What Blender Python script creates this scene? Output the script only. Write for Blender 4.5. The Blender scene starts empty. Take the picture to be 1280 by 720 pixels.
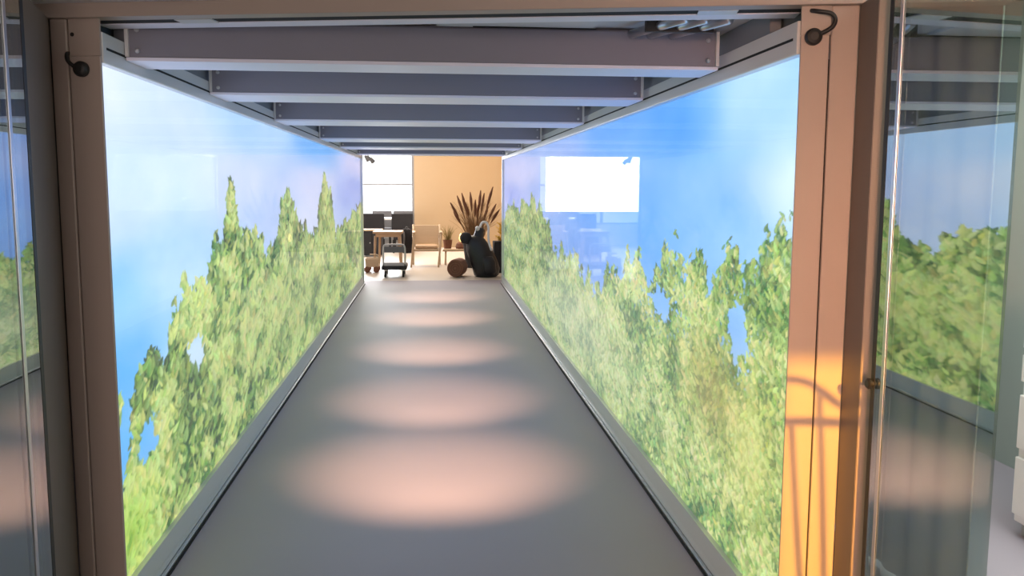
import bpy, bmesh, math, random
import numpy as np
from mathutils import Vector, Matrix
random.seed(7)
rng = np.random.default_rng(11)
SC = bpy.context.scene
COL = SC.collection
PI = math.pi
R = math.radians

# ------------------------------------------------------------------ camera
EYE = 1.55
FPX = 1100.0
_y = Vector(((540 - 640) / FPX, (360 - 231) / FPX, -1.0)).normalized()
_r = R(.37)
_z = Vector((-math.sin(_r), math.cos(_r), 0)); _z = (_z - _z.dot(_y) * _y).normalized()
_x = _y.cross(_z)
BASIS = Matrix((_x, _y, _z))                 # rows: world axes in camera coordinates
cam = bpy.data.cameras.new('camera')
cam.sensor_width = 36.0
cam.lens = 36.0 * FPX / 1280.0
cam.clip_start = .02
co = bpy.data.objects.new('camera', cam); COL.objects.link(co)
co.matrix_world = Matrix.Translation((0, 0, EYE)) @ BASIS.to_4x4()
SC.camera = co

# ------------------------------------------------------------------ exposure, world, lights
vs = SC.view_settings
vs.view_transform = 'Standard'; vs.look = 'None'; vs.gamma = 1.0; vs.exposure = 0.10; vs.use_curve_mapping = False
SCREEN_GAIN = 1.35
w = bpy.data.worlds.new('daylight'); SC.world = w; w.use_nodes = True
bg = w.node_tree.nodes['Background']
bg.inputs[0].default_value = (.93, .96, 1.0, 1); bg.inputs[1].default_value = 2.3

def lamp(name, kind, loc, color, energy, rot=None, target=None, **kw):
    l = bpy.data.lights.new(name, kind); l.color = color; l.energy = energy
    for k, v in kw.items(): setattr(l, k, v)
    o = bpy.data.objects.new(name, l); COL.objects.link(o); o.location = loc
    if target is not None:
        o.rotation_euler = (Vector(target) - Vector(loc)).to_track_quat('-Z', 'Y').to_euler()
    elif rot: o.rotation_euler = rot
    return o

SUN_DIR = Vector((.17, 1.0, -.30)).normalized()      # late sun coming in low behind the viewer's left shoulder
lamp('sun', 'SUN', (-3, -6, 4), (1.0, .45, .035), 8.5, rot=SUN_DIR.to_track_quat('-Z', 'Y').to_euler(), angle=R(.8))
lamp('entrance_fill', 'AREA', (-.3, -2.7, 1.5), (1.0, .80, .70), 62, target=(0, 3, 1.2), shape='RECTANGLE', size=1.6, size_y=1.6)  # added fill behind the viewer, brightens the faces turned to the entrance
lamp('right_post_fill', 'AREA', (-.6, -2.7, 1.5), (1.0, .50, .28), 7, target=(1.42, 2.6, 1.1), shape='RECTANGLE', size=.8, size_y=1.2, spread=R(28))  # added narrow warm fill, stands in for sun bounce on the right post
lamp('far_window_daylight', 'AREA', (-1.9, 21.9, 1.9), (.95, .97, 1.0), 260, rot=(R(90), 0, R(180)), shape='RECTANGLE', size=2.6, size_y=2.0)
lamp('lounge_warm_light', 'AREA', (1.2, 19.6, 2.85), (1.0, .72, .46), 48, target=(1.3, 22.2, 1.0), shape='RECTANGLE', size=2.5, size_y=.6)
lamp('lounge_floor_light', 'AREA', (-.2, 17.6, 2.9), (1.0, .84, .66), 115, rot=(0, 0, 0), shape='RECTANGLE', size=2.4, size_y=2.4)
lamp('side_hall_light', 'AREA', (2.4, 2.6, 2.6), (.9, 1.0, .92), 75, rot=(0, 0, 0), shape='RECTANGLE', size=1.0, size_y=3.0)
lamp('side_hall_light', 'AREA', (-2.4, 2.6, 2.6), (.9, 1.0, .92), 3, rot=(0, 0, 0), shape='RECTANGLE', size=1.0, size_y=3.0)

# ------------------------------------------------------------------ helpers
def at(px, py, Y):
    d = BASIS @ Vector(((px - 640) / FPX, (360 - py) / FPX, -1.0))
    return Vector((0, 0, EYE)) + d * (Y / d.y)

def bm_new(): return bmesh.new()

def box(bm, x0, x1, y0, y1, z0, z1, bev=0.0, M=None):
    vs_ = [bm.verts.new((x, y, z)) for x in (x0, x1) for y in (y0, y1) for z in (z0, z1)]
    F = [(0, 1, 3, 2), (4, 6, 7, 5), (0, 4, 5, 1), (2, 3, 7, 6), (0, 2, 6, 4), (1, 5, 7, 3)]
    fs = [bm.faces.new([vs_[i] for i in f]) for f in F]
    if bev > 0:
        es = list({e for f in fs for e in f.edges})
        r = bmesh.ops.bevel(bm, geom=es, offset=bev, segments=2, affect='EDGES', profile=.5)
        vs_ = list({v for f in r['faces'] for v in f.verts} | {v for v in vs_ if v.is_valid})
    if M is not None:
        bmesh.ops.transform(bm, matrix=M, verts=[v for v in vs_ if v.is_valid])
    return bm

def prism(bm, pts, z0, z1):
    """vertical prism over a plan polygon"""
    a = [bm.verts.new((x, y, z0)) for x, y in pts]; b = [bm.verts.new((x, y, z1)) for x, y in pts]
    n = len(pts)
    bm.faces.new(a[::-1]); bm.faces.new(b)
    for i in range(n): bm.faces.new((a[i], a[(i + 1) % n], b[(i + 1) % n], b[i]))
    return bm

def tube(bm, pts, rad, seg=8, cap=True):
    pts = [Vector(p) for p in pts]
    rads = rad if isinstance(rad, (list, tuple)) else [rad] * len(pts)
    rings = []
    ref = None
    for i, p in enumerate(pts):
        t = (pts[min(i + 1, len(pts) - 1)] - pts[max(i - 1, 0)]).normalized()
        if ref is None:
            ref = t.orthogonal().normalized()
        u = (ref - ref.dot(t) * t)
        u = u.normalized() if u.length > 1e-6 else t.orthogonal().normalized()
        ref = u; v = t.cross(u)
        rings.append([bm.verts.new(p + (u * math.cos(2 * PI * k / seg) + v * math.sin(2 * PI * k / seg)) * rads[i]) for k in range(seg)])
    for a, b in zip(rings, rings[1:]):
        for k in range(seg): bm.faces.new((a[k], a[(k + 1) % seg], b[(k + 1) % seg], b[k]))
    if cap:
        bm.faces.new(rings[0][::-1]); bm.faces.new(rings[-1])
    return bm

def lathe(bm, prof, seg=20, M=None):
    """profile of (r, z) about local z"""
    rings = [[bm.verts.new((r * math.cos(2 * PI * k / seg), r * math.sin(2 * PI * k / seg), z)) for k in range(seg)] for r, z in prof]
    for a, b in zip(rings, rings[1:]):
        for k in range(seg): bm.faces.new((a[k], a[(k + 1) % seg], b[(k + 1) % seg], b[k]))
    bm.faces.new(rings[0][::-1]); bm.faces.new(rings[-1])
    if M is not None: bmesh.ops.transform(bm, matrix=M, verts=[v for r_ in rings for v in r_])
    return bm

def spline(pts, n=8):
    """Catmull-Rom through points"""
    P = [Vector(p) for p in pts]; P = [2 * P[0] - P[1]] + P + [2 * P[-1] - P[-2]]
    out = []
    for i in range(1, len(P) - 2):
        for k in range(n):
            t = k / n
            out.append(.5 * ((2 * P[i]) + (-P[i - 1] + P[i + 1]) * t + (2 * P[i - 1] - 5 * P[i] + 4 * P[i + 1] - P[i + 2]) * t * t + (-P[i - 1] + 3 * P[i] - 3 * P[i + 1] + P[i + 2]) * t ** 3))
    out.append(P[-2]); return out

def obj(name, bm, mat, parent=None, smooth=False, M=None):
    me = bpy.data.meshes.new(name)
    bmesh.ops.recalc_face_normals(bm, faces=bm.faces[:])
    bm.to_mesh(me); bm.free()
    if smooth:
        for p in me.polygons: p.use_smooth = True
    if mat: me.materials.append(mat)
    o = bpy.data.objects.new(name, me); COL.objects.link(o)
    if parent is not None: o.parent = parent
    if M is not None: o.matrix_local = M
    return o

def thing(name, label, cat, loc=(0, 0, 0), rz=0.0, group=None):
    o = bpy.data.objects.new(name, None); COL.objects.link(o)
    o.location = loc; o.rotation_euler = (0, 0, rz); o.empty_display_size = .1
    o['label'] = label; o['category'] = cat; o['kind'] = 'thing'
    if group: o['group'] = group
    return o

def struct(name, bm, mat, parent=None, **k):
    o = obj(name, bm, mat, parent, **k)
    if parent is None: o['kind'] = 'structure'
    return o

def dup(root, loc, rz, label):
    r = root.copy(); COL.objects.link(r); r.location = loc; r.rotation_euler = (0, 0, rz); r['label'] = label
    for ch in list(root.children):
        c = ch.copy(); COL.objects.link(c); c.parent = r
        for g in list(ch.children):
            d = g.copy(); COL.objects.link(d); d.parent = c
    return r

# ------------------------------------------------------------------ materials
def mat(name, col, rough=.5, metal=0.0, noise=0.0, nscale=8.0, bump=0.0, spec=.5, emit=None, emit_s=0.0, stretch=(1, 1, 1)):
    m = bpy.data.materials.new(name); m.use_nodes = True
    nt = m.node_tree; b = nt.nodes['Principled BSDF']
    b.inputs['Base Color'].default_value = (*col, 1); b.inputs['Roughness'].default_value = rough
    b.inputs['Metallic'].default_value = metal; b.inputs['Specular IOR Level'].default_value = spec
    if emit:
        b.inputs['Emission Color'].default_value = (*emit, 1); b.inputs['Emission Strength'].default_value = emit_s
    if noise > 0 or bump > 0:
        tc = nt.nodes.new('ShaderNodeTexCoord'); mp = nt.nodes.new('ShaderNodeMapping'); mp.inputs['Scale'].default_value = stretch
        n = nt.nodes.new('ShaderNodeTexNoise'); n.inputs['Scale'].default_value = nscale; n.inputs['Detail'].default_value = 4
        nt.links.new(tc.outputs['Object'], mp.inputs[0]); nt.links.new(mp.outputs[0], n.inputs['Vector'])
        if noise > 0:
            mr = nt.nodes.new('ShaderNodeMapRange'); mr.inputs[3].default_value = 1 - noise; mr.inputs[4].default_value = 1 + noise
            nt.links.new(n.outputs['Fac'], mr.inputs[0])
            mx = nt.nodes.new('ShaderNodeMix'); mx.data_type = 'RGBA'; mx.blend_type = 'MULTIPLY'; mx.inputs[0].default_value = 1
            mx.inputs[6].default_value = (*col, 1)
            cb = nt.nodes.new('ShaderNodeCombineColor')
            for i in range(3): nt.links.new(mr.outputs[0], cb.inputs[i])
            nt.links.new(cb.outputs[0], mx.inputs[7]); nt.links.new(mx.outputs[2], b.inputs['Base Color'])
        if bump > 0:
            bp = nt.nodes.new('ShaderNodeBump'); bp.inputs['Strength'].default_value = bump; bp.inputs['Distance'].default_value = .01
            nt.links.new(n.outputs['Fac'], bp.inputs['Height']); nt.links.new(bp.outputs[0], b.inputs['Normal'])
    return m

def glass(name, f0, tint=(1, 1, 1), rough=0.0, graze=1.0, haze=0.0):
    """clear sheet glass: see-through plus a mirror layer that grows towards grazing view"""
    m = bpy.data.materials.new(name); m.use_nodes = True; nt = m.node_tree
    nt.nodes.remove(nt.nodes['Principled BSDF']); out = nt.nodes['Material Output']
    lw = nt.nodes.new('ShaderNodeLayerWeight'); lw.inputs[0].default_value = .5
    pw = nt.nodes.new('ShaderNodeMath'); pw.operation = 'POWER'; pw.inputs[1].default_value = 5.0
    ma = nt.nodes.new('ShaderNodeMath'); ma.operation = 'MULTIPLY_ADD'; ma.inputs[1].default_value = graze - f0; ma.inputs[2].default_value = f0
    nt.links.new(lw.outputs['Facing'], pw.inputs[0]); nt.links.new(pw.outputs[0], ma.inputs[0])
    tr = nt.nodes.new('ShaderNodeBsdfTransparent'); tr.inputs[0].default_value = (*tint, 1)
    gl = nt.nodes.new('ShaderNodeBsdfGlossy'); gl.inputs['Roughness'].default_value = rough
    mx = nt.nodes.new('ShaderNodeMixShader')
    nt.links.new(ma.outputs[0], mx.inputs[0]); nt.links.new(tr.outputs[0], mx.inputs[1]); nt.links.new(gl.outputs[0], mx.inputs[2])
    last = mx
    if haze > 0:                                   # white layer mixed in to imitate glare when the sheet is seen along its face
        p4 = nt.nodes.new('ShaderNodeMath'); p4.operation = 'POWER'; p4.inputs[1].default_value = 3.0
        k4 = nt.nodes.new('ShaderNodeMath'); k4.operation = 'MULTIPLY'; k4.inputs[1].default_value = haze
        df = nt.nodes.new('ShaderNodeBsdfDiffuse'); df.inputs[0].default_value = (.85, .85, .88, 1)
        last = nt.nodes.new('ShaderNodeMixShader')
        nt.links.new(lw.outputs['Facing'], p4.inputs[0]); nt.links.new(p4.outputs[0], k4.inputs[0]); nt.links.new(k4.outputs[0], last.inputs[0])
        nt.links.new(mx.outputs[0], last.inputs[1]); nt.links.new(df.outputs[0], last.inputs[2])
    nt.links.new(last.outputs[0], out.inputs[0])
    return m

def picture_mat():
    """LED panel: the picture it shows is stored per pixel of its grid and given off as light; fine noise gives leaf grain"""
    m = bpy.data.materials.new('led_picture'); m.use_nodes = True; nt = m.node_tree
    nt.nodes.remove(nt.nodes['Principled BSDF']); out = nt.nodes['Material Output']
    at_ = nt.nodes.new('ShaderNodeAttribute'); at_.attribute_name = 'picture'
    em = nt.nodes.new('ShaderNodeEmission'); em.inputs[1].default_value = SCREEN_GAIN
    nt.links.new(at_.outputs['Color'], em.inputs[0]); nt.links.new(em.outputs[0], out.inputs[0])
    return m

def floor_mat():
    m = mat('grey_vinyl_floor', (.37, .32, .375), rough=.58, spec=.35, noise=.05, nscale=1.3, bump=.02)
    return m

M = {}
M['frame'] = mat('taupe_painted_metal', (.40, .33, .29), rough=.45, noise=.03, nscale=5)
M['jamb'] = mat('brown_painted_metal', (.15, .115, .095), rough=.45, noise=.04, nscale=4)
M['flange_brown'] = mat('brown_flange_metal', (.27, .21, .17), rough=.5)
M['rail'] = mat('grey_rail_metal', (.66, .66, .66), rough=.3)
M['seam'] = mat('dark_gap', (.012, .011, .012), rough=.9)
M['trim'] = mat('silver_trim', (.62, .62, .66), rough=.3, metal=.9)
M['beam'] = mat('grey_beam_paint', (.22, .215, .26), rough=.55, noise=.05, nscale=3)
M['flange'] = mat('lit_underside_paint', (.82, .80, .90), rough=.5)  # undersides paler than the web: light from floor and screens put into the colour
M['girder'] = mat('girder_paint', (.22, .23, .26), rough=.5)
M['bolt'] = mat('zinc_bolt', (.55, .55, .57), rough=.4, metal=.7)
M['black'] = mat('black_plastic', (.012, .011, .011), rough=.5)
M['ceil'] = mat('pale_ceiling_panel', (.66, .64, .66), rough=.7)
M['white'] = mat('white_paint', (.8, .8, .8), rough=.5)
M['grey'] = mat('mid_grey_paint', (.35, .35, .36), rough=.5)
M['darkwall'] = mat('dark_wall', (.10, .105, .10), rough=.8)
M['curtain'] = mat('sage_curtain', (.42, .46, .43), rough=.85, noise=.08, nscale=3, stretch=(1, 1, .2))
M['orange'] = mat('ochre_plaster', (.55, .40, .25), rough=.8, noise=.05, nscale=1.2)
M['outwall'] = mat('entrance_wall', (.5, .45, .4), rough=.8)
M['wood'] = mat('light_wood', (.55, .36, .22), rough=.5, noise=.12, nscale=6, stretch=(1, 8, 8))
M['palewood'] = mat('pale_wood', (.62, .46, .31), rough=.5, noise=.10, nscale=6, stretch=(1, 8, 8))
M['bark'] = mat('brown_bark', (.22, .10, .065), rough=.9, noise=.3, nscale=30, bump=.5)
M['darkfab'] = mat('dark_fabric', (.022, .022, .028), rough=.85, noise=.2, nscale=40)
M['greyfab'] = mat('grey_fabric', (.16, .16, .17), rough=.8)
M['bag'] = mat('black_nylon', (.012, .013, .018), rough=.42, noise=.2, nscale=14, bump=.35)
M['grass'] = mat('dry_grass', (.26, .15, .07), rough=.8, noise=.25, nscale=10)
M['plume'] = mat('russet_plume', (.17, .075, .045), rough=.9, noise=.25, nscale=20)
M['greengrass'] = mat('olive_grass', (.28, .22, .08), rough=.8, noise=.2, nscale=10)
M['yellow'] = mat('yellow_leaf', (.85, .55, .08), rough=.6)
M['bulb'] = mat('warm_bulb', (.9, .7, .3), rough=.4, emit=(1.0, .62, .18), emit_s=3.0)
M['spotlens'] = mat('pale_lens', (.7, .72, .75), rough=.2)
M['floor'] = floor_mat()
M['loungefloor'] = mat('pale_lounge_floor', (.62, .54, .46), rough=.4, noise=.04, nscale=1)
M['pane'] = glass('screen_glass', .012, graze=.20, haze=.20)
M['door_glass'] = glass('tinted_door_glass', .44, tint=(.80, .90, .84))
M['clear'] = glass('window_glass', .04)
M['lamp_lens'] = mat('downlight_lens', (.9, .8, .7), rough=.4, emit=(1, .72, .52), emit_s=2.0)

# ------------------------------------------------------------------ measurements
XL, XR = -1.08, 1.105           # glass faces of the two video walls
YL, YR = 3.06, 2.62             # where each begins (the entrance is cut slightly askew)
YF = 13.88                      # far end of the passage
Z0, Z1 = .125, 1.945            # picture bottom and top
CZ = 2.13                       # ceiling over the passage

# ------------------------------------------------------------------ structure
struct('floor', box(bm_new(), -3.3, 3.3, -3.2, YF + .45, -.1, 0), M['floor'])
struct('floor_lounge', box(bm_new(), -6, 6, YF + .45, 26, -.1, 0), M['loungefloor'])
struct('ceiling', box(bm_new(), -1.3, 1.3, 2.95, YF + .1, CZ, CZ + .08), M['ceil'])
struct('ceiling_entrance', box(bm_new(), -3.3, 3.3, -3.2, 14.0, 2.75, 2.83), M['outwall'])
struct('ceiling_lounge', box(bm_new(), -6, 6, 14.0, 22.6, 3.05, 3.13), M['white'])
struct('wall_left', box(bm_new(), -3.3, -3.2, -3.2, 14.0, 0, 2.8), M['darkwall'])
struct('wall_right', box(bm_new(), 3.2, 3.3, -3.2, 14.0, 0, 2.8), M['curtain'])
def wall_with_hole(y0, y1, x0, x1, z1, hx0, hx1, hz0, hz1):
    b = bm_new()
    box(b, x0, hx0, y0, y1, 0, z1); box(b, hx1, x1, y0, y1, 0, z1)
    if hz0 > 0: box(b, hx0, hx1, y0, y1, 0, hz0)
    box(b, hx0, hx1, y0, y1, hz1, z1)
    return b
# unseen wall behind the viewer: its opening is shaped to trim the low sun
BY = -3.0
def back(p):                      # where the sun ray that reaches p crosses the back wall
    t = (BY - p[1]) / SUN_DIR.y
    return p[0] + SUN_DIR.x * t, p[2] + SUN_DIR.z * t
hx0 = back((1.07, 2.62, 1))[0]; hx1 = back((1.31, 2.41, 1))[0]
hz1 = back((1.15, 2.6, 1.20))[1]; hz0 = back((1.2, 1.7, 0))[1]
struct('wall_back', wall_with_hole(BY - .12, BY, -3.3, 3.3, 2.8, hx0, hx1, hz0, hz1), M['outwall'])
struct('wall_far_side', wall_with_hole(14.0, 14.12, -6, 6, 3.1, -1.25, 1.28, 0, 2.02), M['outwall'])
# far lounge: ochre wall and big window
struct('wall_far', box(bm_new(), -.44, 6, 22.0, 22.15, 0, 3.1), M['orange'])
struct('wall_lounge_right', box(bm_new(), 6, 6.1, 14, 22.6, 0, 3.1), M['orange'])
struct('wall_lounge_left', box(bm_new(), -6.1, -6, 14, 22.6, 0, 3.1), M['white'])
b = bm_new(); box(b, -6, -.44, 22.3, 22.42, 0, .55); box(b, -6, -3.7, 22.3, 22.42, .55, 3.1); box(b, -3.7, -.44, 22.3, 22.42, 2.95, 3.1)
struct('wall_window_side', b, M['white'])
fr = bm_new()
for x in (-3.7, -2.1): box(fr, x - .03, x + .03, 22.3, 22.4, .55, 2.95)
box(fr, -.50, -.44, 22.24, 22.4, 0, 2.95)
for z in (.58, 1.555, 2.92): box(fr, -3.7, -.44, 22.31, 22.39, z - .022, z + .022)
win = struct('window_1', fr, M['grey'])
gp = obj('window_pane', box(bm_new(), -3.66, -.5, 22.345, 22.355, .58, 2.92), M['clear'], win)
struct('wall_left_of_entrance', box(bm_new(), -3.2, -1.42, 3.1, 3.2, 0, 2.75), M['darkwall'])

# ------------------------------------------------------------------ the pictures on the video walls
def hexlin(c):
    c = np.array(c, float) / 255.0
    return np.where(c <= .04045, c / 12.92, ((c + .055) / 1.055) ** 2.4)

def smooth_noise(ny, nz, fy, fz, oct_=3):
    out = np.zeros((ny, nz)); amp = 1; tot = 0
    for o in range(oct_):
        gy, gz = int(fy * 2 ** o) + 2, int(fz * 2 ** o) + 2
        g = rng.random((gy + 1, gz + 1))
        y = np.linspace(0, gy - 1.001, ny); z = np.linspace(0, gz - 1.001, nz)
        iy = y.astype(int); iz = z.astype(int)
        ty = (y - iy); tz = (z - iz); ty = ty * ty * (3 - 2 * ty); tz = tz * tz * (3 - 2 * tz)
        a = g[iy][:, iz]; b_ = g[iy + 1][:, iz]; c = g[iy][:, iz + 1]; d = g[iy + 1][:, iz + 1]
        T, U = ty[:, None], tz[None, :]
        out += amp * ((a * (1 - T) + b_ * T) * (1 - U) + (c * (1 - T) + d * T) * U); tot += amp; amp *= .55
    return out / tot

def paint(ya, sky_pts, line, greens, nleaf, leaf, holes=(), tints=(), low_line=None, soft=.03, shade=(), spike=.10, pale=.0):
    """columns ya (distances along the passage), rows za (heights). Returns grid colours (sRGB 0-255)."""
    za = np.linspace(Z0, Z1, 480)
    ny, nz = len(ya), len(za)
    LY = np.log(ya)
    # sky: scattered colour notes blended smoothly, with faint clouds
    num = np.zeros((ny, nz, 3)); den = np.zeros((ny, nz, 1))
    for (y, z, c) in sky_pts:
        d2 = ((LY[:, None] - math.log(y)) / .30) ** 2 + ((za[None, :] - z) / .30) ** 2
        k = (1 / (d2 + .06) ** 1.6)[..., None]
        num += k * np.array(c, float); den += k
    img = num / den
    cl = smooth_noise(ny, nz, 7, 4, 4)[..., None]
    img += (cl - .5) * np.array((60, 40, 14.))
    img += pale * (255 - img)
    # woods: ragged outline
    ly = np.array([p[0] for p in line]); lz = np.array([p[1] for p in line])
    H = np.interp(LY, np.log(ly), lz)
    rag = smooth_noise(ny, nz, 70, 26, 3) - .5
    rag2 = smooth_noise(ny, nz, 200, 70, 2) - .5
    col = smooth_noise(ny, 3, 60, 1, 2)[:, :1]; col = np.clip((col - .45) * 2.2, -1, 1)
    depth = H[:, None] - za[None, :] + rag * .18 + rag2 * .09 + col * spike - .02
    if low_line is not None:
        Lw = np.interp(LY, np.log([p[0] for p in low_line]), [p[1] for p in low_line])
        depth = np.maximum(depth, Lw[:, None] - za[None, :] + rag * .10)
    for (hy, hz, ry, rz) in holes:
        dh = np.sqrt(((ya[:, None] - hy) / ry) ** 2 + ((za[None, :] - hz) / rz) ** 2) - 1 + rag * 1.5
        depth = np.minimum(depth, dh * min(rz, .2))
    mask = np.clip(depth / soft, 0, 1)[..., None]
    tone = smooth_noise(ny, nz, 26, 12, 3)
    tone = np.clip((tone - .5) * 1.9 + .5, 0, 1)
    for (sy, sz, ry, rz, amt) in shade:
        tone += amt * np.exp(-((ya[:, None] - sy) / ry) ** 2 - ((za[None, :] - sz) / rz) ** 2)
    tone = np.clip(tone, 0, 1)
    dk, md, lt, hi = [np.array(c, float) for c in greens]
    t3 = tone[..., None]
    base = np.where(t3 < .5, dk + (md - dk) * t3 * 2, md + (lt - md) * (t3 - .5) * 2)
    img = img * (1 - mask) + (base * .92) * mask
    # leaves
    ext = np.clip(mask[..., 0], 0, 1)
    cy = rng.uniform(LY[0], LY[-1], nleaf); cz = rng.uniform(Z0 - .03, 1.65, nleaf)
    iy = np.clip(np.searchsorted(LY, cy), 0, ny - 1); iz = np.clip(np.searchsorted(za, cz), 0, nz - 1)
    keep = depth[iy, iz] > -.012
    cy, cz, iy, iz = cy[keep], cz[keep], iy[keep], iz[keep]
    tl = np.clip(tone[iy, iz] + rng.normal(0, .33, len(cy)), 0, 1.15)
    order = np.argsort(tl + rng.normal(0, .22, len(cy)))
    dz = za[1] - za[0]
    for i in order:
        y = math.exp(cy[i]); s = leaf(y) * rng.uniform(.6, 1.4)
        a = s; b_ = s * rng.uniform(.28, .5); an = rng.uniform(-.2, 1.0) * PI / 2 + PI / 4
        sy = 1.9 * (y / 3.0) ** .5                          # broad sprays, wider than tall
        e = a * sy
        i0 = np.searchsorted(ya, y - e); i1 = np.searchsorted(ya, y + e)
        j0 = max(0, int((cz[i] - a - Z0) / dz)); j1 = min(nz, int((cz[i] + a - Z0) / dz) + 2)
        if i1 <= i0 or j1 <= j0: continue
        U = (ya[i0:i1, None] - y) / sy; V = za[None, j0:j1] - cz[i]
        ca, sa = math.cos(an), math.sin(an)
        p = (U * ca + V * sa) / a; q = (-U * sa + V * ca) / b_
        d = p * p + np.abs(q) * (1 + .6 * p)
        al = np.clip((1 - d) * 3, 0, 1)[..., None] * .9
        t = tl[i]
        c = dk + (md - dk) * t / .4 if t < .4 else (md + (lt - md) * (t - .4) / .35 if t < .75 else lt + (hi - lt) * min(1, (t - .75) / .4))
        c = c + rng.normal(0, 7, 3) * np.array((1.2, 1, .9))
        c = c[None, None, :] + (q[..., None] > 0) * np.array((-14, -12, -10.))
        img[i0:i1, j0:j1] = img[i0:i1, j0:j1] * (1 - al) + c * al
    for (ty_, tz_, ry, rz, c, amt) in tints:
        k = amt * np.exp(-((ya[:, None] - ty_) / ry) ** 2 - ((za[None, :] - tz_) / rz) ** 2)[..., None]
        img = img * (1 - k) + np.array(c, float) * k
    return za, np.clip(img, 0, 255)

def led_screen(name, x, ya, za, img, parent, flip):
    ny, nz = len(ya), len(za)
    V = np.empty((ny, nz, 3), np.float32); V[..., 0] = x; V[..., 1] = ya[:, None]; V[..., 2] = za[None, :]
    idx = np.arange(ny * nz).reshape(ny, nz)
    q = np.stack([idx[:-1, :-1], idx[1:, :-1], idx[1:, 1:], idx[:-1, 1:]], -1).reshape(-1, 4)
    if flip: q = q[:, ::-1]
    me = bpy.data.meshes.new(name)
    me.vertices.add(ny * nz); me.vertices.foreach_set('co', V.reshape(-1))
    me.loops.add(q.size); me.loops.foreach_set('vertex_index', q.reshape(-1).astype(np.int32))
    me.polygons.add(len(q)); me.polygons.foreach_set('loop_start', np.arange(0, q.size, 4, dtype=np.int32))
    me.update(calc_edges=True); me.validate()
    a = me.color_attributes.new('picture', 'FLOAT_COLOR', 'POINT')
    lin = np.ones((ny * nz, 4), np.float32); lin[:, :3] = hexlin(img.reshape(-1, 3))
    a.data.foreach_set('color', lin.reshape(-1))
    me.materials.append(M['picture'])
    o = bpy.data.objects.new(name, me); COL.objects.link(o); o.parent = parent
    return o
M['picture'] = picture_mat()

def columns(y0, y1, k=.0031):
    n = int(math.log(y1 / y0) / k); return np.exp(np.linspace(math.log(y0), math.log(y1), n))

L_line = [(3.0, .42), (3.1, .50), (3.16, .74), (3.36, .80), (3.66, .84), (3.88, .97), (4.02, 1.06), (4.2, 1.12), (4.46, 1.14), (4.57, 1.22), (4.75, 1.24), (4.9, 1.46), (5.0, 1.58), (5.1, 1.46), (5.2, 1.22), (5.44, 1.28), (5.69, 1.30), (5.96, 1.10), (6.41, 1.2), (6.6, 1.36), (6.98, 1.46), (7.45, 1.24), (8.09, 1.05), (8.5, 1.12), (8.83, 1.35), (9.27, 1.66), (9.83, 1.44), (10.22, 1.0), (11.16, 1.0), (12.3, 1.14), (13.9, 1.24)]
L_sky = [(3.05, 1.85, (205, 222, 255)), (3.7, 1.87, (196, 218, 255)), (5.5, 1.9, (165, 205, 255)), (8.9, 1.88, (110, 180, 255)), (13, 1.8, (190, 200, 255)), (3.2, 1.45, (200, 220, 255)), (5.2, 1.55, (190, 210, 250)), (8.6, 1.55, (205, 215, 252)), (12.4, 1.5, (150, 175, 250)), (3.15, .85, (78, 165, 255)), (3.2, 1.15, (130, 192, 255)), (3.8, 1.2, (165, 205, 255)), (3.3, .6, (80, 168, 255)), (7, 1.3, (190, 208, 248)), (4.19, .75, (190, 220, 255)), (3.3, .45, (80, 160, 250))]
R_line = [(2.6, 1.42), (2.74, 1.44), (2.82, 1.46), (2.91, 1.38), (3.01, 1.22), (3.09, 1.30), (3.2, 1.33), (3.31, 1.27), (3.43, 1.19), (3.58, 1.16), (3.68, 1.26), (3.99, 1.24), (4.27, 1.16), (4.58, 1.10), (4.7, 1.24), (4.89, 1.18), (5.13, 1.04), (5.5, .98), (6.1, .84), (7.0, .90), (8.0, .98), (8.72, 1.22), (9.55, 1.38), (10.8, 1.27), (12.45, 1.28), (13.9, 1.05)]
R_sky = [(2.7, 1.86, (160, 205, 255)), (3.0, 1.86, (165, 208, 255)), (4.0, 1.85, (92, 165, 252)), (5.5, 1.9, (110, 172, 252)), (7.7, 1.77, (165, 190, 250)), (11.3, 1.67, (200, 208, 255)), (2.85, 1.55, (185, 215, 255)), (3.4, 1.42, (130, 185, 255)), (4.7, 1.36, (95, 165, 250)), (5.85, 1.45, (105, 165, 248)), (9, 1.45, (150, 180, 248)), (2.7, 1.1, (150, 200, 255)), (3.3, 1.1, (120, 175, 250)), (12.5, 1.4, (160, 180, 250)), (6.5, 1.0, (120, 165, 245))]

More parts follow.
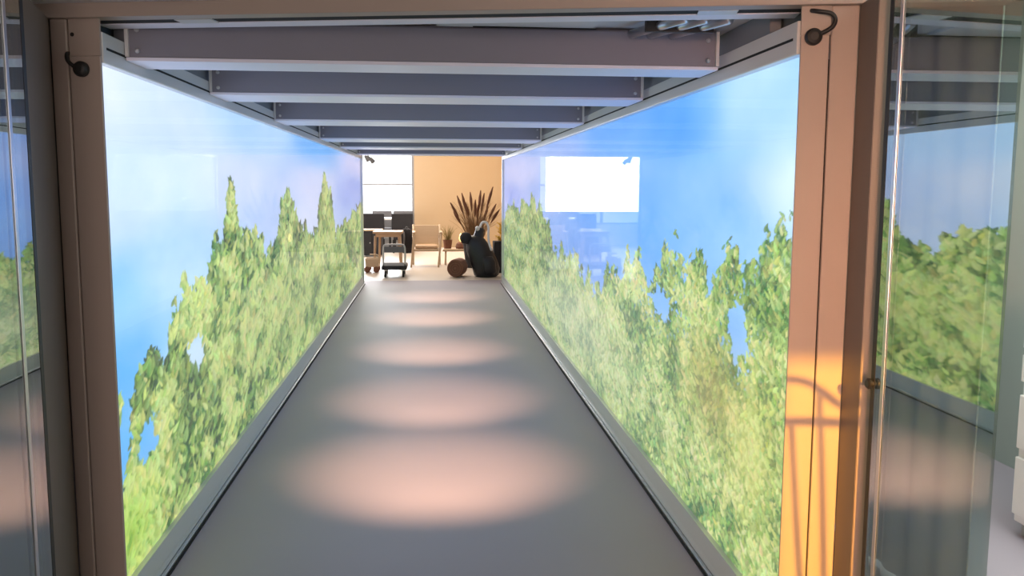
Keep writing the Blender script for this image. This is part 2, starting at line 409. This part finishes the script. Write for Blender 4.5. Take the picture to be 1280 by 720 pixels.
def video_wall(side, label, X, y0, sky, line, greens, nleaf, leaf, **kw):
    s = -1 if side == 'l' else 1
    t = thing('video_wall', label, 'video wall', (X, (y0 + YF) / 2, 0))
    t_loc = t.location.copy()
    def P(name, bm, m, par=None, **k):                       # build in world coordinates, store relative to the thing
        bmesh.ops.translate(bm, vec=-t_loc, verts=bm.verts[:])
        return obj(name, bm, m, par or t, **k)
    def xr(a, b_): return (X + s * a, X + s * b_) if s > 0 else (X + s * b_, X + s * a)
    ya = columns(y0 + .002, YF - .02)
    za, img = paint(ya, sky, line, greens, nleaf, leaf, **kw)
    sc = led_screen('screen', 0, ya - t_loc.y, za, img, t, s > 0)
    sc.location = (s * .026, 0, 0)
    P('glass_pane', box(bm_new(), *xr(.004, .012), y0 + .004, YF - .02, Z0 - .01, Z1 + .01), M['pane'])
    b = bm_new(); box(b, *xr(-.006, .05), y0, YF, Z1, 2.045, .004)
    rl = P('top_rail', b, M['rail'])
    P('seam', box(bm_new(), *xr(-.0075, .0), y0 + .03, YF - .05, 1.990, 1.998), M['seam'], rl).location = (0, 0, 0)
    rb = P('bottom_rail', prism_y(bm_new(), [(X + s * -.004, .014), (X + s * -.004, .05), (X + s * .0035, Z0), (X + s * .05, Z0), (X + s * .05, .014)], y0, YF), M['rail'])
    P('floor_trim', box(bm_new(), *xr(-.022, -.006), y0 + .01, YF, .001, .016, .003), M['trim'], rb).location = (0, 0, 0)
    P('gasket', box(bm_new(), *xr(-.032, -.0225), y0 + .01, YF, .001, .006), M['seam'], rb).location = (0, 0, 0)
    P('end_trim', box(bm_new(), *xr(-.012, .06), YF - .02, YF + .05, 0, 2.05, .004), M['rail'])
    P('back_panel', box(bm_new(), *xr(.055, .10), y0 + .01, YF + .04, 0, 2.12), M['darkwall'])
    P('girder_web', box(bm_new(), *xr(.012, .05), y0 + .27, YF, 2.046, CZ - .002), M['girder'])
    return t

def prism_y(bm, xz, y0, y1):
    a = [bm.verts.new((x, y0, z)) for x, z in xz]; b_ = [bm.verts.new((x, y1, z)) for x, z in xz]
    n = len(xz); bm.faces.new(a); bm.faces.new(b_[::-1])
    for i in range(n): bm.faces.new((a[i], b_[i], b_[(i + 1) % n], a[(i + 1) % n]))
    return bm

video_wall('l', 'left glass-fronted video wall showing leafy trees against a pale blue sky', XL, YL + .014, L_sky, L_line,
           [(50, 78, 46), (108, 140, 76), (160, 184, 106), (206, 220, 140)], 26000, lambda y: .018 + .0028 * y,
           holes=[(4.19, .76, .16, .10), (3.46, .57, .16, .10), (3.16, .62, .10, .14)],
           low_line=[(3.0, .40), (3.3, .46), (3.6, .40), (3.9, .3)],
           pale=.10, shade=[(4.1, .55, .3, .25, -.35), (3.9, .75, .15, .2, -.25), (4.6, .95, .1, .2, -.4), (3.3, .35, .3, .14, .25), (4.3, 1.0, .3, .12, .3), (5.2, .8, .8, .3, .15)],
           tints=[(8, .55, 4.0, .35, (150, 165, 95), .35), (3.2, .28, .3, .16, (140, 190, 50), .45)])
video_wall('r', 'right glass-fronted video wall showing green bushes below a deeper blue sky', XR, YR + .014, R_sky, R_line,
           [(74, 110, 72), (132, 164, 96), (170, 192, 116), (208, 218, 150)], 36000, lambda y: .011 + .0022 * y,
           soft=.15, spike=.13, pale=.0, holes=[(3.15, 1.0, .12, .12), (4.3, .98, .25, .07)],
           shade=[(4.6, .6, .5, .3, -.25), (9, .9, 2, .4, -.3), (2.9, .4, .4, .3, .25)],
           tints=[(3.45, .72, .35, .22, (190, 165, 95), .50), (2.95, .62, .25, .35, (190, 185, 95), .35), (7.0, .45, 2.6, .40, (205, 210, 190), .55)])  # tints: warm sun patch and pale reflected haze painted into the picture

# ------------------------------------------------------------------ ceiling beams
BE = [(3.285, .23), (4.47, .36), (6.23, .46), (8.66, .56), (10.53, .60), (12.9, .5)]
ordn = ['first', 'second', 'third', 'fourth', 'fifth', 'last']
note = ['nearest the entrance', 'counted from the entrance', 'counted from the entrance', 'counted from the entrance', 'counted from the entrance', 'at the lounge end']
for i, (y, d) in enumerate(BE):
    t = thing('ceiling_beam', f'{ordn[i]} grey steel ceiling beam across the passage, {note[i]}', 'beam', (0, y, 1.98), 0, 'grey steel beams across the passage ceiling')
    x0, x1 = -1.072, 1.07
    obj('web', box(bm_new(), x0, x1, .004, .03, .014, .135), M['beam'], t)
    obj('bottom_flange', box(bm_new(), x0, x1, 0, d, 0, .013, .002), M['flange'], t)
    obj('top_flange', box(bm_new(), x0, x1, .03, d, .125, .146), M['beam'], t)
    for s, xe in ((-1, x0), (1, x1)):
        ep = obj('end_plate', box(bm_new(), *sorted((xe, xe - s * .012)), -.008, .0035, .014, .14), M['rail'], t)
        for z in (.035, .108):
            lb = lathe(bm_new(), [(.009, 0), (.009, .006), (.005, .009)], 8, Matrix.Translation((xe - s * .04, .004, z)) @ Matrix.Rotation(PI / 2, 4, 'X'))
            obj('bolt', lb, M['bolt'], t)

# warm downlights in the bays, out of the viewer's sight behind the beams
ylamp = [3.95, 5.55, 7.75, 9.85, 11.8]
for i, y in enumerate(ylamp):
    t = thing('downlight', ['warm round downlight in the bay behind the first ceiling beam', 'warm round downlight in the bay behind the second ceiling beam', 'warm round downlight in the bay behind the third ceiling beam', 'warm round downlight in the bay behind the fourth ceiling beam', 'warm round downlight in the bay behind the fifth ceiling beam'][i],
              'ceiling light', (.02, y, CZ), 0, 'warm downlights between the beams')
    obj('housing', lathe(bm_new(), [(.05, -.001), (.052, -.02), (.046, -.022)], 20), M['white'], t, smooth=False)
    obj('lens', lathe(bm_new(), [(.04, -.0225), (.038, -.025)], 20), M['lamp_lens'], t)
    lo = lamp('downlight_lamp', 'SPOT', (0, 0, -.03), (1.0, .62, .36), [420, 300, 250, 240, 210][i], rot=(R(19 if i < 2 else 12), 0, 0), spot_size=R(47), spot_blend=1.0, shadow_soft_size=.04)
    lo.parent = t

# ------------------------------------------------------------------ entrance frame (askew, local x runs along it)
FO = Vector((XL, YL, 0)); FA = math.atan2(YR - YL, XR - XL); FL = math.hypot(YR - YL, XR - XL)
t = thing('entrance_frame', 'taupe metal frame around the passage entrance with posts and a slotted header', 'door frame', FO, FA)
def toloc(x, y):                                   # world plan point to frame coordinates
    d = Vector((x, y, 0)) - FO; return (d.x * math.cos(-FA) - d.y * math.sin(-FA), d.x * math.sin(-FA) + d.y * math.cos(-FA))
HZ = 2.085
p1 = obj('post', box(bm_new(), -.107, -.0, 0, .011, 0, 1.965, .002), M['frame'], t)
obj('outer_post', box(bm_new(), -.168, -.111, -.004, .06, 0, HZ, .004), M['frame'], t)
obj('seam', box(bm_new(), -.111, -.107, .008, .04, 0, 1.95), M['seam'], t)
p2 = obj('post', box(bm_new(), FL - .0, FL + .083, 0, .011, 0, 2.0, .002), M['frame'], t)
obj('outer_post', box(bm_new(), FL + .087, FL + .167, -.002, .06, 0, HZ, .004), M['frame'], t)
obj('seam', box(bm_new(), FL + .083, FL + .087, .008, .04, 0, 1.93), M['seam'], t)
# corner gussets between posts and header
obj('corner_plate', box(bm_new(), -.107, .0, .003, .011, 1.966, HZ), M['frame'], t)
obj('corner_plate', box(bm_new(), FL, FL + .087, .003, .011, 2.001, HZ), M['frame'], t)
# jambs turned out towards the glass side panels
b = prism(bm_new(), [toloc(*p) for p in [(-1.247, 3.088), (-1.13, 2.60), (-1.145, 2.585), (-1.40, 3.11)]], 0, HZ)
obj('jamb', b, M['jamb'], t)
b = prism(bm_new(), [toloc(*p) for p in [(1.269, 2.585), (1.238, 2.415), (1.247, 2.412), (1.36, 2.57)]], 0, HZ)
obj('jamb', b, M['jamb'], t)
b = prism(bm_new(), [toloc(*p) for p in [(1.2385, 2.410), (1.268, 2.404), (1.30, 2.46), (1.25, 2.42)]], 0, HZ)
obj('jamb_flange', b, M['flange_brown'], t)
# header: front lintel, dark slot, inner pale bar
obj('lintel', box(bm_new(), -.272, FL + .6, -.02, .045, HZ, 2.133, .003), M['frame'], t)
obj('lintel_cap', box(bm_new(), -.26, FL + .6, -.005, .05, 2.134, 2.75), M['jamb'], t)
sl = obj('slot', box(bm_new(), -.10, FL + .1, .046, .114, HZ + .003, 2.12), M['seam'], t)
obj('inner_bar', box(bm_new(), -.075, FL + .02, .115, .20, HZ, 2.13, .003), M['flange'], t)
obj('slot_bracket', box(bm_new(), .235, .36, .047, .113, HZ - .001, HZ + .0025), M['rail'], t)
obj('slot_bracket', box(bm_new(), 1.93, 2.05, .047, .113, HZ - .001, HZ + .0025), M['rail'], t)
obj('screw', lathe(bm_new(), [(.007, 0), (.007, .004)], 8, Matrix.Translation((-.095, .006, 2.035)) @ Matrix.Rotation(PI / 2, 4, 'X')), M['black'], t)

# ceiling panel and pipe run seen through the gap behind the header
t = thing('ceiling_tile', 'pale ceiling panel with dark joints just behind the entrance header', 'ceiling panel', (.35, 3.1, CZ))
obj('panel', box(bm_new(), -.33, .24, -.02, .17, -.012, -.001), M['ceil'], t)
obj('joint', box(bm_new(), -.2, .25, .150, .158, -.016, -.0125), M['seam'], t)
t = thing('pipe_run', 'pair of silver conduit pipes over the first beam near the right post', 'pipe', (.78, 3.05, CZ))
for dx in (0, .07, .15):
    obj('pipe', tube(bm_new(), [(dx - .05, .2, -.03), (dx + .06, -.12, -.03)], .016, 10), M['trim'], t, smooth=True)
obj('clip', box(bm_new(), -.04, .2, .02, .04, -.05, -.002), M['black'], t)

# sensors with their cables on both posts
def sensor(label, knob, pts):
    s, z = knob
    loc = FO + Vector((math.cos(FA) * s, math.sin(FA) * s, z))
    t = thing('sensor', label, 'sensor', loc, FA)
    prof = [(.021, 0), (.025, .004), (.025, .018), (.02, .026), (.012, .029)]
    obj('head', lathe(bm_new(), prof, 24, Matrix.Rotation(PI / 2, 4, 'X')), M['black'], t, smooth=False)
    obj('cable', tube(bm_new(), spline([(a, c, b_) for a, b_, c in pts], 8), .0065, 8), M['black'], t, smooth=True)
sensor('black round sensor on a short cable at the top of the left post', (-.061, 1.922), [(0, 0, -.012), (-.02, .008, -.018), (-.04, .026, -.02), (-.05, .05, -.006), (-.052, .056, .02)])
sensor('black round sensor on a hooked cable at the top of the right post', (FL + .034, 1.993), [(0, 0, -.012), (.03, .013, -.022), (.052, .028, -.024), (.058, .05, -.022), (.045, .066, -.02), (.012, .072, -.018), (-.004, .078, .0), (-.006, .082, .03)])

# ------------------------------------------------------------------ glass panels either side of the entrance
def glass_panel(label, X, y0, y1, edge_y, cat='glass door'):
    t = thing('glass_door', label, cat, (X, y1, 0))
    obj('pane', box(bm_new(), -.004, .004, y0 - y1, 0, .02, 2.30), M['door_glass'], t)
    s = 1 if X < 0 else -1
    obj('edge_strip', box(bm_new(), *sorted((s * .0045, s * .0075)), edge_y - y1 - .008, edge_y - y1 + .008, .02, 2.2, .001), M['trim'], t)
    obj('seal', box(bm_new(), -.005, .005, .001, .02, 0, 2.08), M['black'], t)
    obj('shoe', box(bm_new(), -.006, .006, y0 - y1, 0, .001, .019), M['rail'], t)
    return t
g1 = glass_panel('clear glass door leaf at the left edge, reflecting trees and sky', -1.11, 1.55, 2.555, 2.46)
g2 = glass_panel('wide clear glass door leaf at the right edge beside the sunlit post', 1.235, 1.79, 2.315, 2.27)
kb = lathe(bm_new(), [(.010, 0), (.010, .004), (.015, .006), (.016, .013), (.011, .017)], 16, Matrix.Rotation(-PI / 2, 4, 'Y'))
bmesh.ops.translate(kb, vec=(-.0055, .010, 1.0), verts=kb.verts[:])
obj('knob', kb, M['black'], g2)

# things in the side halls seen through the glass
def curtain(label, x, y0, y1, z1, m, amp=.05):
    bm = bm_new(); n = 120
    fr_, bk = [], []
    for i in range(n + 1):
        y = y0 + (y1 - y0) * i / n
        dx = amp * math.sin(i * .55) + amp * .7 * math.sin(i * .23 + 1)
        fr_.append((bm.verts.new((x + dx, y, .03)), bm.verts.new((x + dx * .7, y, z1))))
        bk.append((bm.verts.new((x + dx + .006, y, .03)), bm.verts.new((x + dx * .7 + .006, y, z1))))
    for i in range(n):
        bm.faces.new((fr_[i][0], fr_[i + 1][0], fr_[i + 1][1], fr_[i][1])); bm.faces.new((bk[i][0], bk[i][1], bk[i + 1][1], bk[i + 1][0]))
    for k in (0, n): bm.faces.new((fr_[k][0], fr_[k][1], bk[k][1], bk[k][0]))
    t = thing('curtain', label, 'curtain')
    o = obj('cloth', bm, m, t, smooth=True)
    rod = obj('rod', tube(bm_new(), [(x, y0 - .1, z1 + .02), (x, y1 + .1, z1 + .02)], .016, 10), M['trim'], t)
    return t
curtain('sage green pleated curtain behind the right glass door', 1.80, 2.72, 4.6, 2.6, M['curtain'], .013)
t = thing('storage_cabinet', 'white cabinet with grey drawer gaps at the far right edge', 'cabinet', (2.82, 3.15, 0))
obj('body', box(bm_new(), -.22, .3, 0, .45, .06, .98, .006), M['white'], t)
obj('plinth', box(bm_new(), -.2, .28, .03, .42, 0, .059), M['grey'], t)
for z0, z1 in ((.1, .36), (.40, .64), (.70, .82), (.85, .965)):
    d = obj('drawer', box(bm_new(), -.24, -.221, .01, .44, z0, z1, .004), M['white'], t)
    obj('handle', tube(bm_new(), [(-.265, .15, (z0 + z1) / 2), (-.265, .30, (z0 + z1) / 2)], .006, 8), M['trim'], d)

# unseen stool-like rails, added so the low sun throws an outline on the right post
def sun_pt(s, z, dist):          # from a spot on the right post back along the sun ray
    p = FO + Vector((math.cos(FA) * (FL + s), math.sin(FA) * (FL + s), z))
    return p - SUN_DIR * dist
t = thing('stool_shadow_caster', 'unseen thin black rails in the form of a bar stool, added beside the viewer to cast a shadow', 'stool')
def bar(name, pts, r_, floor=False):
    P_ = [sun_pt(a, c, 1.65) for a, c in pts]
    P_ = spline(P_, 8)
    if floor: P_.append(Vector((P_[-1].x, P_[-1].y - .02, 0)))
    obj(name, tube(bm_new(), P_, r_, 8), M['black'], t, smooth=True)
bar('back_rail', [(-.03, .945), (.05, .945), (.11, .91), (.17, .87), (.27, .855), (.36, .85)], .013)
bar('seat_rail', [(-.05, .81), (.08, .815), (.36, .81)], .015)
bar('leg', [(.02, .80), (.05, .45), (.085, .1)], .009, True)
bar('leg', [(.10, .90), (.125, .55), (.15, .1)], .009, True)

# ------------------------------------------------------------------ the lounge beyond the passage
def W(px, py, Y): return at(px, py, Y)

# platform trolley
t = thing('platform_trolley', 'dark platform trolley with a grey push handle standing at the passage end', 'trolley', (-.64, 14.95, 0))
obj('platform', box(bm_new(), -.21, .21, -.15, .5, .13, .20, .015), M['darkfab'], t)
for x in (-.15, .15):
    for y in (-.09, .42):
        wh = obj('caster', tube(bm_new(), [(x - .017, y, .056), (x + .017, y, .056)], .055, 16), M['black'], t)
        obj('fork', box(bm_new(), x - .024, x + .024, y - .02, y + .02, .112, .129), M['bolt'], wh)
obj('handle_frame', tube(bm_new(), spline([(-.18, -.10, .20), (-.182, -.10, .42), (-.17, -.10, .52), (-.12, -.10, .55), (.12, -.10, .55), (.17, -.10, .52), (.182, -.10, .42), (.18, -.10, .20)], 6), .016, 10), M['bolt'], t, smooth=True)
obj('handle_panel', box(bm_new(), -.165, .165, -.113, -.09, .42, .52, .006), M['greyfab'], t)

# wooden side table behind it
t = thing('side_table', 'light wooden table with splayed legs behind the platform trolley', 'table', (-.83, 16.4, 0))
obj('tabletop', box(bm_new(), -.25, .29, -.25, .3, .66, .70, .01), M['wood'], t)
obj('apron', box(bm_new(), -.20, .25, -.22, .25, .60, .659, .006), M['wood'], t)
for x, y in ((-.22, -.22), (.26, -.22), (-.16, .26), (.22, .26)):
    obj('leg', tube(bm_new(), [(x * .92, y * .92, .62), (x * 1.06, y * 1.06, 0)], [.024, .017], 10), M['wood'], t, smooth=True)

# small tan cart on the left
t = thing('wooden_cart', 'small tan wooden cart with dark wheels by the left video wall end', 'cart', (-1.08, 15.8, 0))
obj('tray', box(bm_new(), -.10, .13, -.16, .16, .10, .14, .006), M['palewood'], t)
obj('side_board', box(bm_new(), -.10, .13, -.16, -.14, .141, .25, .005), M['palewood'], t)
obj('side_board', box(bm_new(), -.10, .13, .14, .16, .141, .25, .005), M['palewood'], t)
obj('handle', tube(bm_new(), spline([(.10, -.1, .14), (.14, -.15, .26), (.11, -.18, .32), (-.02, -.18, .33)], 5), .012, 8), M['palewood'], t, smooth=True)
for x in (-.07, .09):
    for y in (-.165, .13): obj('wheel', tube(bm_new(), [(x, y, .056), (x, y + .03, .056)], .055, 14), M['bark'], t)

# low lounge chair
t = thing('lounge_chair', 'low pale wooden lounge chair with slanted posts and a thin cushion', 'chair', (-.13, 16.9, 0))
obj('seat', box(bm_new(), -.22, .25, -.24, .26, .30, .345, .012), M['palewood'], t)
obj('cushion', box(bm_new(), -.19, .23, -.22, .23, .346, .41, .025), M['wood'], t)
for x in (-.24, .27):
    obj('front_leg', tube(bm_new(), [(x - .03, -.29, 0), (x + .0, -.25, .33), (x + .03, -.22, .64)], .018, 8), M['palewood'], t, smooth=True)
    obj('rear_leg', tube(bm_new(), [(x, .30, 0), (x, .26, .33), (x, .36, .78)], .018, 8), M['palewood'], t, smooth=True)
    obj('armrest', box(bm_new(), x - .005, x + .05, -.28, .3, .64, .668, .008), M['palewood'], t)
obj('backrest', box(bm_new(), -.22, .25, -.012, .012, 0, .36, .008), M['palewood'], t, M=Matrix.Translation((0, .27, .42)) @ Matrix.Rotation(R(-14), 4, 'X'))

# jacket on the chair's left arm
def jacket():
    bm = bm_new(); rings = []
    for z, rx, ry in ((.72, .05, .05), (.70, .085, .07), (.60, .10, .08), (.45, .115, .085), (.32, .11, .08), (.25, .07, .05)):
        rings.append([bm.verts.new((rx * math.cos(2 * PI * k / 24) * (1 + .12 * math.sin(k * 2.1 + z * 9)), ry * math.sin(2 * PI * k / 24) * (1 + .12 * math.cos(k * 1.7)), z)) for k in range(24)])
    for a, b_ in zip(rings, rings[1:]):
        for k in range(24): bm.faces.new((a[k], a[(k + 1) % 24], b_[(k + 1) % 24], b_[k]))
    bm.faces.new(rings[0]); bm.faces.new(rings[-1][::-1]); return bm
t = thing('backpack', 'dark backpack hanging at the left arm of the pale lounge chair', 'bag', (-.49, 16.92, 0))
obj('body', jacket(), M['darkfab'], t, smooth=True)
obj('strap', tube(bm_new(), spline([(-.05, -.08, .66), (-.04, -.11, .55), (-.05, -.10, .40), (-.06, -.09, .32)], 5), .014, 8), M['greyfab'], t, smooth=True)
obj('strap', tube(bm_new(), spline([(-.03, 0, .71), (0, .0, .755), (.04, 0, .71)], 5), .010, 8), M['greyfab'], t, smooth=True)

# low bench
t = thing('bench', 'long low pale wooden bench in front of the ochre wall', 'bench', (.56, 17.3, 0))
obj('top', box(bm_new(), -.36, .40, -.2, .2, .265, .31, .008), M['palewood'], t)
for x in (-.30, .34):
    for y in (-.15, .15): obj('leg', tube(bm_new(), [(x, y, .265), (x * 1.03, y * 1.1, 0)], .016, 8), M['palewood'], t, smooth=True)
BT = .31

def blades(n, h0, h1, spread, rad, seed, base=0.0, flat=.004):
    rr = random.Random(seed); bm = bm_new(); tips = []
    for i in range(n):
        a = rr.uniform(0, 2 * PI); h = rr.uniform(h0, h1); lean = rr.uniform(.1, 1) * spread; r0 = rr.uniform(0, rad)
        p0 = Vector((r0 * math.cos(a), r0 * math.sin(a), base)); d = Vector((math.cos(a), math.sin(a), 0))
        pts = [p0 + d * lean * (k / 5) ** 2 + Vector((0, 0, h * (k / 5) - (.10 * h * (k / 5) ** 3 * lean / max(spread, .01)))) for k in range(6)]
        tube(bm, pts, [flat * (1 - .14 * k) for k in range(6)], 4, True)
        tips.append((pts[-1], (pts[-1] - pts[-2]).normalized()))
    return bm, tips

# tall russet grasses in a pot
t = thing('potted_grass', 'tall russet plume grass in a dark pot behind the black bag', 'plant', (.80, 16.6, 0))
obj('pot', lathe(bm_new(), [(.17, 0), (.22, .42), (.235, .45), (.20, .45), (.19, .40)], 24), M['darkfab'], t, smooth=False)
b, tips = blades(240, .45, .95, .45, .15, 3, .40, .006); obj('foliage', b, M['grass'], t)
rr = random.Random(5)
pl = bm_new()
SP = [(-.46, 1.22), (-.40, 1.05), (-.33, 1.35), (-.24, 1.40), (-.17, 1.22), (-.08, 1.42), (0, 1.28), (.06, 1.18), (.12, 1.45), (.18, 1.40), (.26, 1.15), (.33, 1.52), (.40, 1.20), (.46, 1.10)]
for i, (dx, h) in enumerate(SP):
    dy = rr.uniform(-.2, .2)
    st = [Vector((dx * .25 + dx * .75 * (k / 8) ** 1.4, dy * k / 8, .40 + (h - .40) * k / 8)) for k in range(9)]
    tube(pl, st[:6], .004, 5)
    tube(pl, st[5:], [.006, .024, .026, .008], 8)
obj('plumes', pl, M['plume'], t)

# small grass in a pot on the bench
t = thing('potted_grass', 'small olive grass in a brown pot standing on the low bench', 'plant', (.30, 17.32, BT))
obj('pot', lathe(bm_new(), [(.07, 0), (.09, .15), (.097, .17), (.08, .17), (.075, .14)], 20), M['bark'], t)
b, _ = blades(60, .16, .34, .16, .06, 8, .14, .005); obj('foliage', b, M['greengrass'], t)
# lantern on the bench
t = thing('lantern', 'small glowing lantern with a brown base on the bench end', 'lantern', (.56, 17.26, BT))
obj('base', lathe(bm_new(), [(.10, 0), (.11, .04), (.09, .10), (.05, .13)], 18), M['bark'], t, smooth=False)
obj('bulb', lathe(bm_new(), [(.012, .131), (.034, .17), (.04, .21), (.028, .26), (.006, .30)], 14), M['bulb'], t, smooth=True)

# yellow plant in a tall dark planter at right
t = thing('planter', 'tall dark planter with bright yellow leaves at the right opening edge', 'plant', (1.18, 15.6, 0))
obj('pot', box(bm_new(), -.10, .2, -.12, .18, 0, .56, .012), M['darkfab'], t)
lf = bm_new(); rr = random.Random(9)
for i in range(60):
    a = rr.uniform(0, 2 * PI); h = rr.uniform(.02, .32); r_ = rr.uniform(.02, .13) * (1.1 - h * 1.6)
    c = Vector((.05 + r_ * math.cos(a), .03 + r_ * math.sin(a), .56 + h)); u = Vector((math.cos(a), math.sin(a), .9)).normalized(); v = u.cross(Vector((0, 0, 1))).normalized(); n_ = u.cross(v) * .004
    L_, W_ = .05, .02
    for k in (1,):
        q = [c - u * L_, c + v * W_, c + u * L_, c - v * W_]
        top = [lf.verts.new(p + n_) for p in q]; bot = [lf.verts.new(p - n_) for p in q]
        lf.faces.new(top); lf.faces.new(bot[::-1])
        for m_ in range(4): lf.faces.new((top[m_], bot[m_], bot[(m_ + 1) % 4], top[(m_ + 1) % 4]))
obj('foliage', lf, M['yellow'], t)
obj('stem', tube(bm_new(), [(.05, .03, .5), (.05, .03, .8)], .01, 6), M['bark'], t)

# big black bag leaning by the right wall end
def loft(secs, seg=28, ripple=.04):
    bm = bm_new(); rings = []
    for (x, y, z, rx, ry) in secs:
        rings.append([bm.verts.new((x + rx * math.cos(2 * PI * k / seg) * (1 + ripple * math.sin(3 * 2 * PI * k / seg + z * 9)), y + ry * math.sin(2 * PI * k / seg) * (1 + ripple * math.cos(5 * 2 * PI * k / seg)), z)) for k in range(seg)])
    for a, b_ in zip(rings, rings[1:]):
        for k in range(seg): bm.faces.new((a[k], a[(k + 1) % seg], b_[(k + 1) % seg], b_[k]))
    bm.faces.new(rings[0][::-1]); bm.faces.new(rings[-1]); return bm
t = thing('golf_bag', 'big bulging black bag leaning left beside the right video wall end', 'bag', (.86, 14.9, 0))
obj('body', loft([(.05, 0, 0, .17, .16), (.05, 0, .03, .21, .19), (.04, 0, .14, .235, .21), (.0, 0, .28, .235, .20), (-.05, 0, .42, .225, .18), (-.09, 0, .54, .20, .15), (-.12, 0, .64, .15, .12), (-.12, 0, .70, .08, .07)]), M['bag'], t, smooth=True)
obj('head_cover', lathe(bm_new(), [(.02, -.10), (.07, -.085), (.098, -.02), (.098, .03), (.07, .08), (.02, .095)], 18, Matrix.Translation((-.30, -.02, .66))), M['darkfab'], t, smooth=True)
obj('neck', tube(bm_new(), spline([(-.26, -.02, .62), (-.2, 0, .6), (-.14, 0, .55)], 4), .06, 10), M['bag'], t, smooth=True)
obj('side_pocket', loft([(.10, -.17, .06, .08, .05), (.10, -.19, .10, .11, .06), (.08, -.19, .28, .11, .06), (.06, -.17, .36, .08, .04)], 18, .02), M['bag'], t, smooth=True)
obj('top_hood', loft([(-.10, 0, .56, .10, .09), (-.08, 0, .70, .085, .08), (-.06, 0, .79, .075, .06), (-.05, 0, .83, .045, .04)], 18), M['bag'], t, smooth=True)
obj('white_strap', tube(bm_new(), spline([(-.06, -.05, .84), (-.02, -.05, .92), (.05, -.05, .92), (.085, -.06, .84), (.08, -.10, .72), (.09, -.16, .58), (.13, -.20, .46)], 6), [.020] * 37, 8), M['white'], t, smooth=True)
obj('white_head', lathe(bm_new(), [(.01, -.04), (.035, -.02), (.04, .02), (.015, .04)], 12, Matrix.Translation((-.10, -.05, .82))), M['white'], t, smooth=True)

# log lying on the floor with its round end to the passage
t = thing('log', 'short brown log lying on the floor left of the black bag', 'log', (.40, 14.85, .155), R(-14))
lg = bm_new()
rr = random.Random(2); seg = 30; ro = [1 + rr.uniform(-.03, .03) for _ in range(seg)]
rings = [[lg.verts.new((.14 * s_ * ro[k] * math.cos(2 * PI * k / seg), y_, .155 * s_ * ro[k] * math.sin(2 * PI * k / seg) )) for k in range(seg)] for y_, s_ in ((-.1, .90), (-.085, .98), (.1, .98), (.3, .95))]
for a, b_ in zip(rings, rings[1:]):
    for k in range(seg): lg.faces.new((a[k], a[(k + 1) % seg], b_[(k + 1) % seg], b_[k]))
lg.faces.new(rings[0]); lg.faces.new(rings[-1])
obj('trunk', lg, M['bark'], t)
for k, rr_ in enumerate((.11, .07, .035)):
    b = bm_new(); seg = 28
    ring = [[b.verts.new(((rr_ + d) * math.cos(2 * PI * q / seg), -.1005 - e, (rr_ + d) * math.sin(2 * PI * q / seg))) for q in range(seg)] for d, e in ((.011, 0), (.008, .004), (-.008, .004), (-.011, 0))]
    for a, c in zip(ring, ring[1:]):
        for q in range(seg): b.faces.new((a[q], a[(q + 1) % seg], c[(q + 1) % seg], c[q]))
    obj('growth_ring', b, M['plume'], t)

# dark furniture against the bright window
t = thing('dining_table', 'long dark table with a white edge in front of the bright window', 'table', (-1.05, 21.3, 0))
obj('tabletop', box(bm_new(), -.62, .55, -.3, .3, .72, .76, .006), M['white'], t)
for x in (-.55, .48):
    for y in (-.25, .25): obj('leg', box(bm_new(), x - .03, x + .03, y - .03, y + .03, 0, .719), M['black'], t)
def chair(label, x, y, rz, m, name='dining_chair'):
    t = thing(name, label, 'chair', (x, y, 0), rz, 'dark chairs by the window')
    obj('seat', box(bm_new(), -.24, .24, -.24, .24, .42, .50, .02), m, t)
    obj('backrest', box(bm_new(), -.24, .24, -.27, -.22, .46, .90, .02), m, t)
    obj('skirt', box(bm_new(), -.2, .2, -.2, .2, .30, .419, .01), m, t)
    for x_ in (-.2, .2):
        for y_ in (-.2, .2): obj('leg', box(bm_new(), x_ - .018, x_ + .018, y_ - .018, y_ + .018, 0, .299), M['black'], t)
    return t
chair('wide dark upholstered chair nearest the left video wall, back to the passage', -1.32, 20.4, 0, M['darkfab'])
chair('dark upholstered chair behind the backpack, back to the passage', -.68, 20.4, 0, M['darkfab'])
chair('grey chair on the window side of the long table, left of two', -1.24, 21.90, PI, M['greyfab'])
chair('grey chair on the window side of the long table, right of two', -.72, 21.90, PI, M['greyfab'])
t = thing('low_cabinet', 'low dark cabinet with a pale top edge beyond the tan cart', 'cabinet', (-1.31, 19.2, 0))
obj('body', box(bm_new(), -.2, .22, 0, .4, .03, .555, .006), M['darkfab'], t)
obj('top', box(bm_new(), -.21, .23, -.01, .41, .556, .585, .004), M['palewood'], t)
for x in (-.1, .12):
    d = obj('door', box(bm_new(), x - .1, x + .1, -.012, -.001, .05, .54, .003), M['darkfab'], t)
    obj('knob', lathe(bm_new(), [(.006, 0), (.012, .015)], 10, Matrix.Translation((x + .07, -.013, .3)) @ Matrix.Rotation(PI / 2, 4, 'X')), M['trim'], d)

# small spot fixture under the far end of the ceiling
p = at(462, 195, 14.5)
t = thing('spotlight', 'small grey spotlight hanging at the upper left corner of the far opening', 'spotlight', (p.x, 14.5, 2.03))
obj('body', tube(bm_new(), [(-.06, 0, -.02), (-.02, -.03, -.10)], .032, 14), M['grey'], t)
obj('head', tube(bm_new(), [(.01, -.02, -.06), (.06, -.05, -.12)], [.025, .04], 14), M['grey'], t)
obj('bracket', tube(bm_new(), spline([(-.05, 0, .03), (-.02, 0, -.03), (.02, -.01, -.06)], 4), .01, 8), M['black'], t)
obj('mount', box(bm_new(), -.09, .06, -.03, .03, .02, .04), M['black'], t)
obj('arm', box(bm_new(), -.01, .01, -.01, .01, .03, 1.03), M['black'], t)
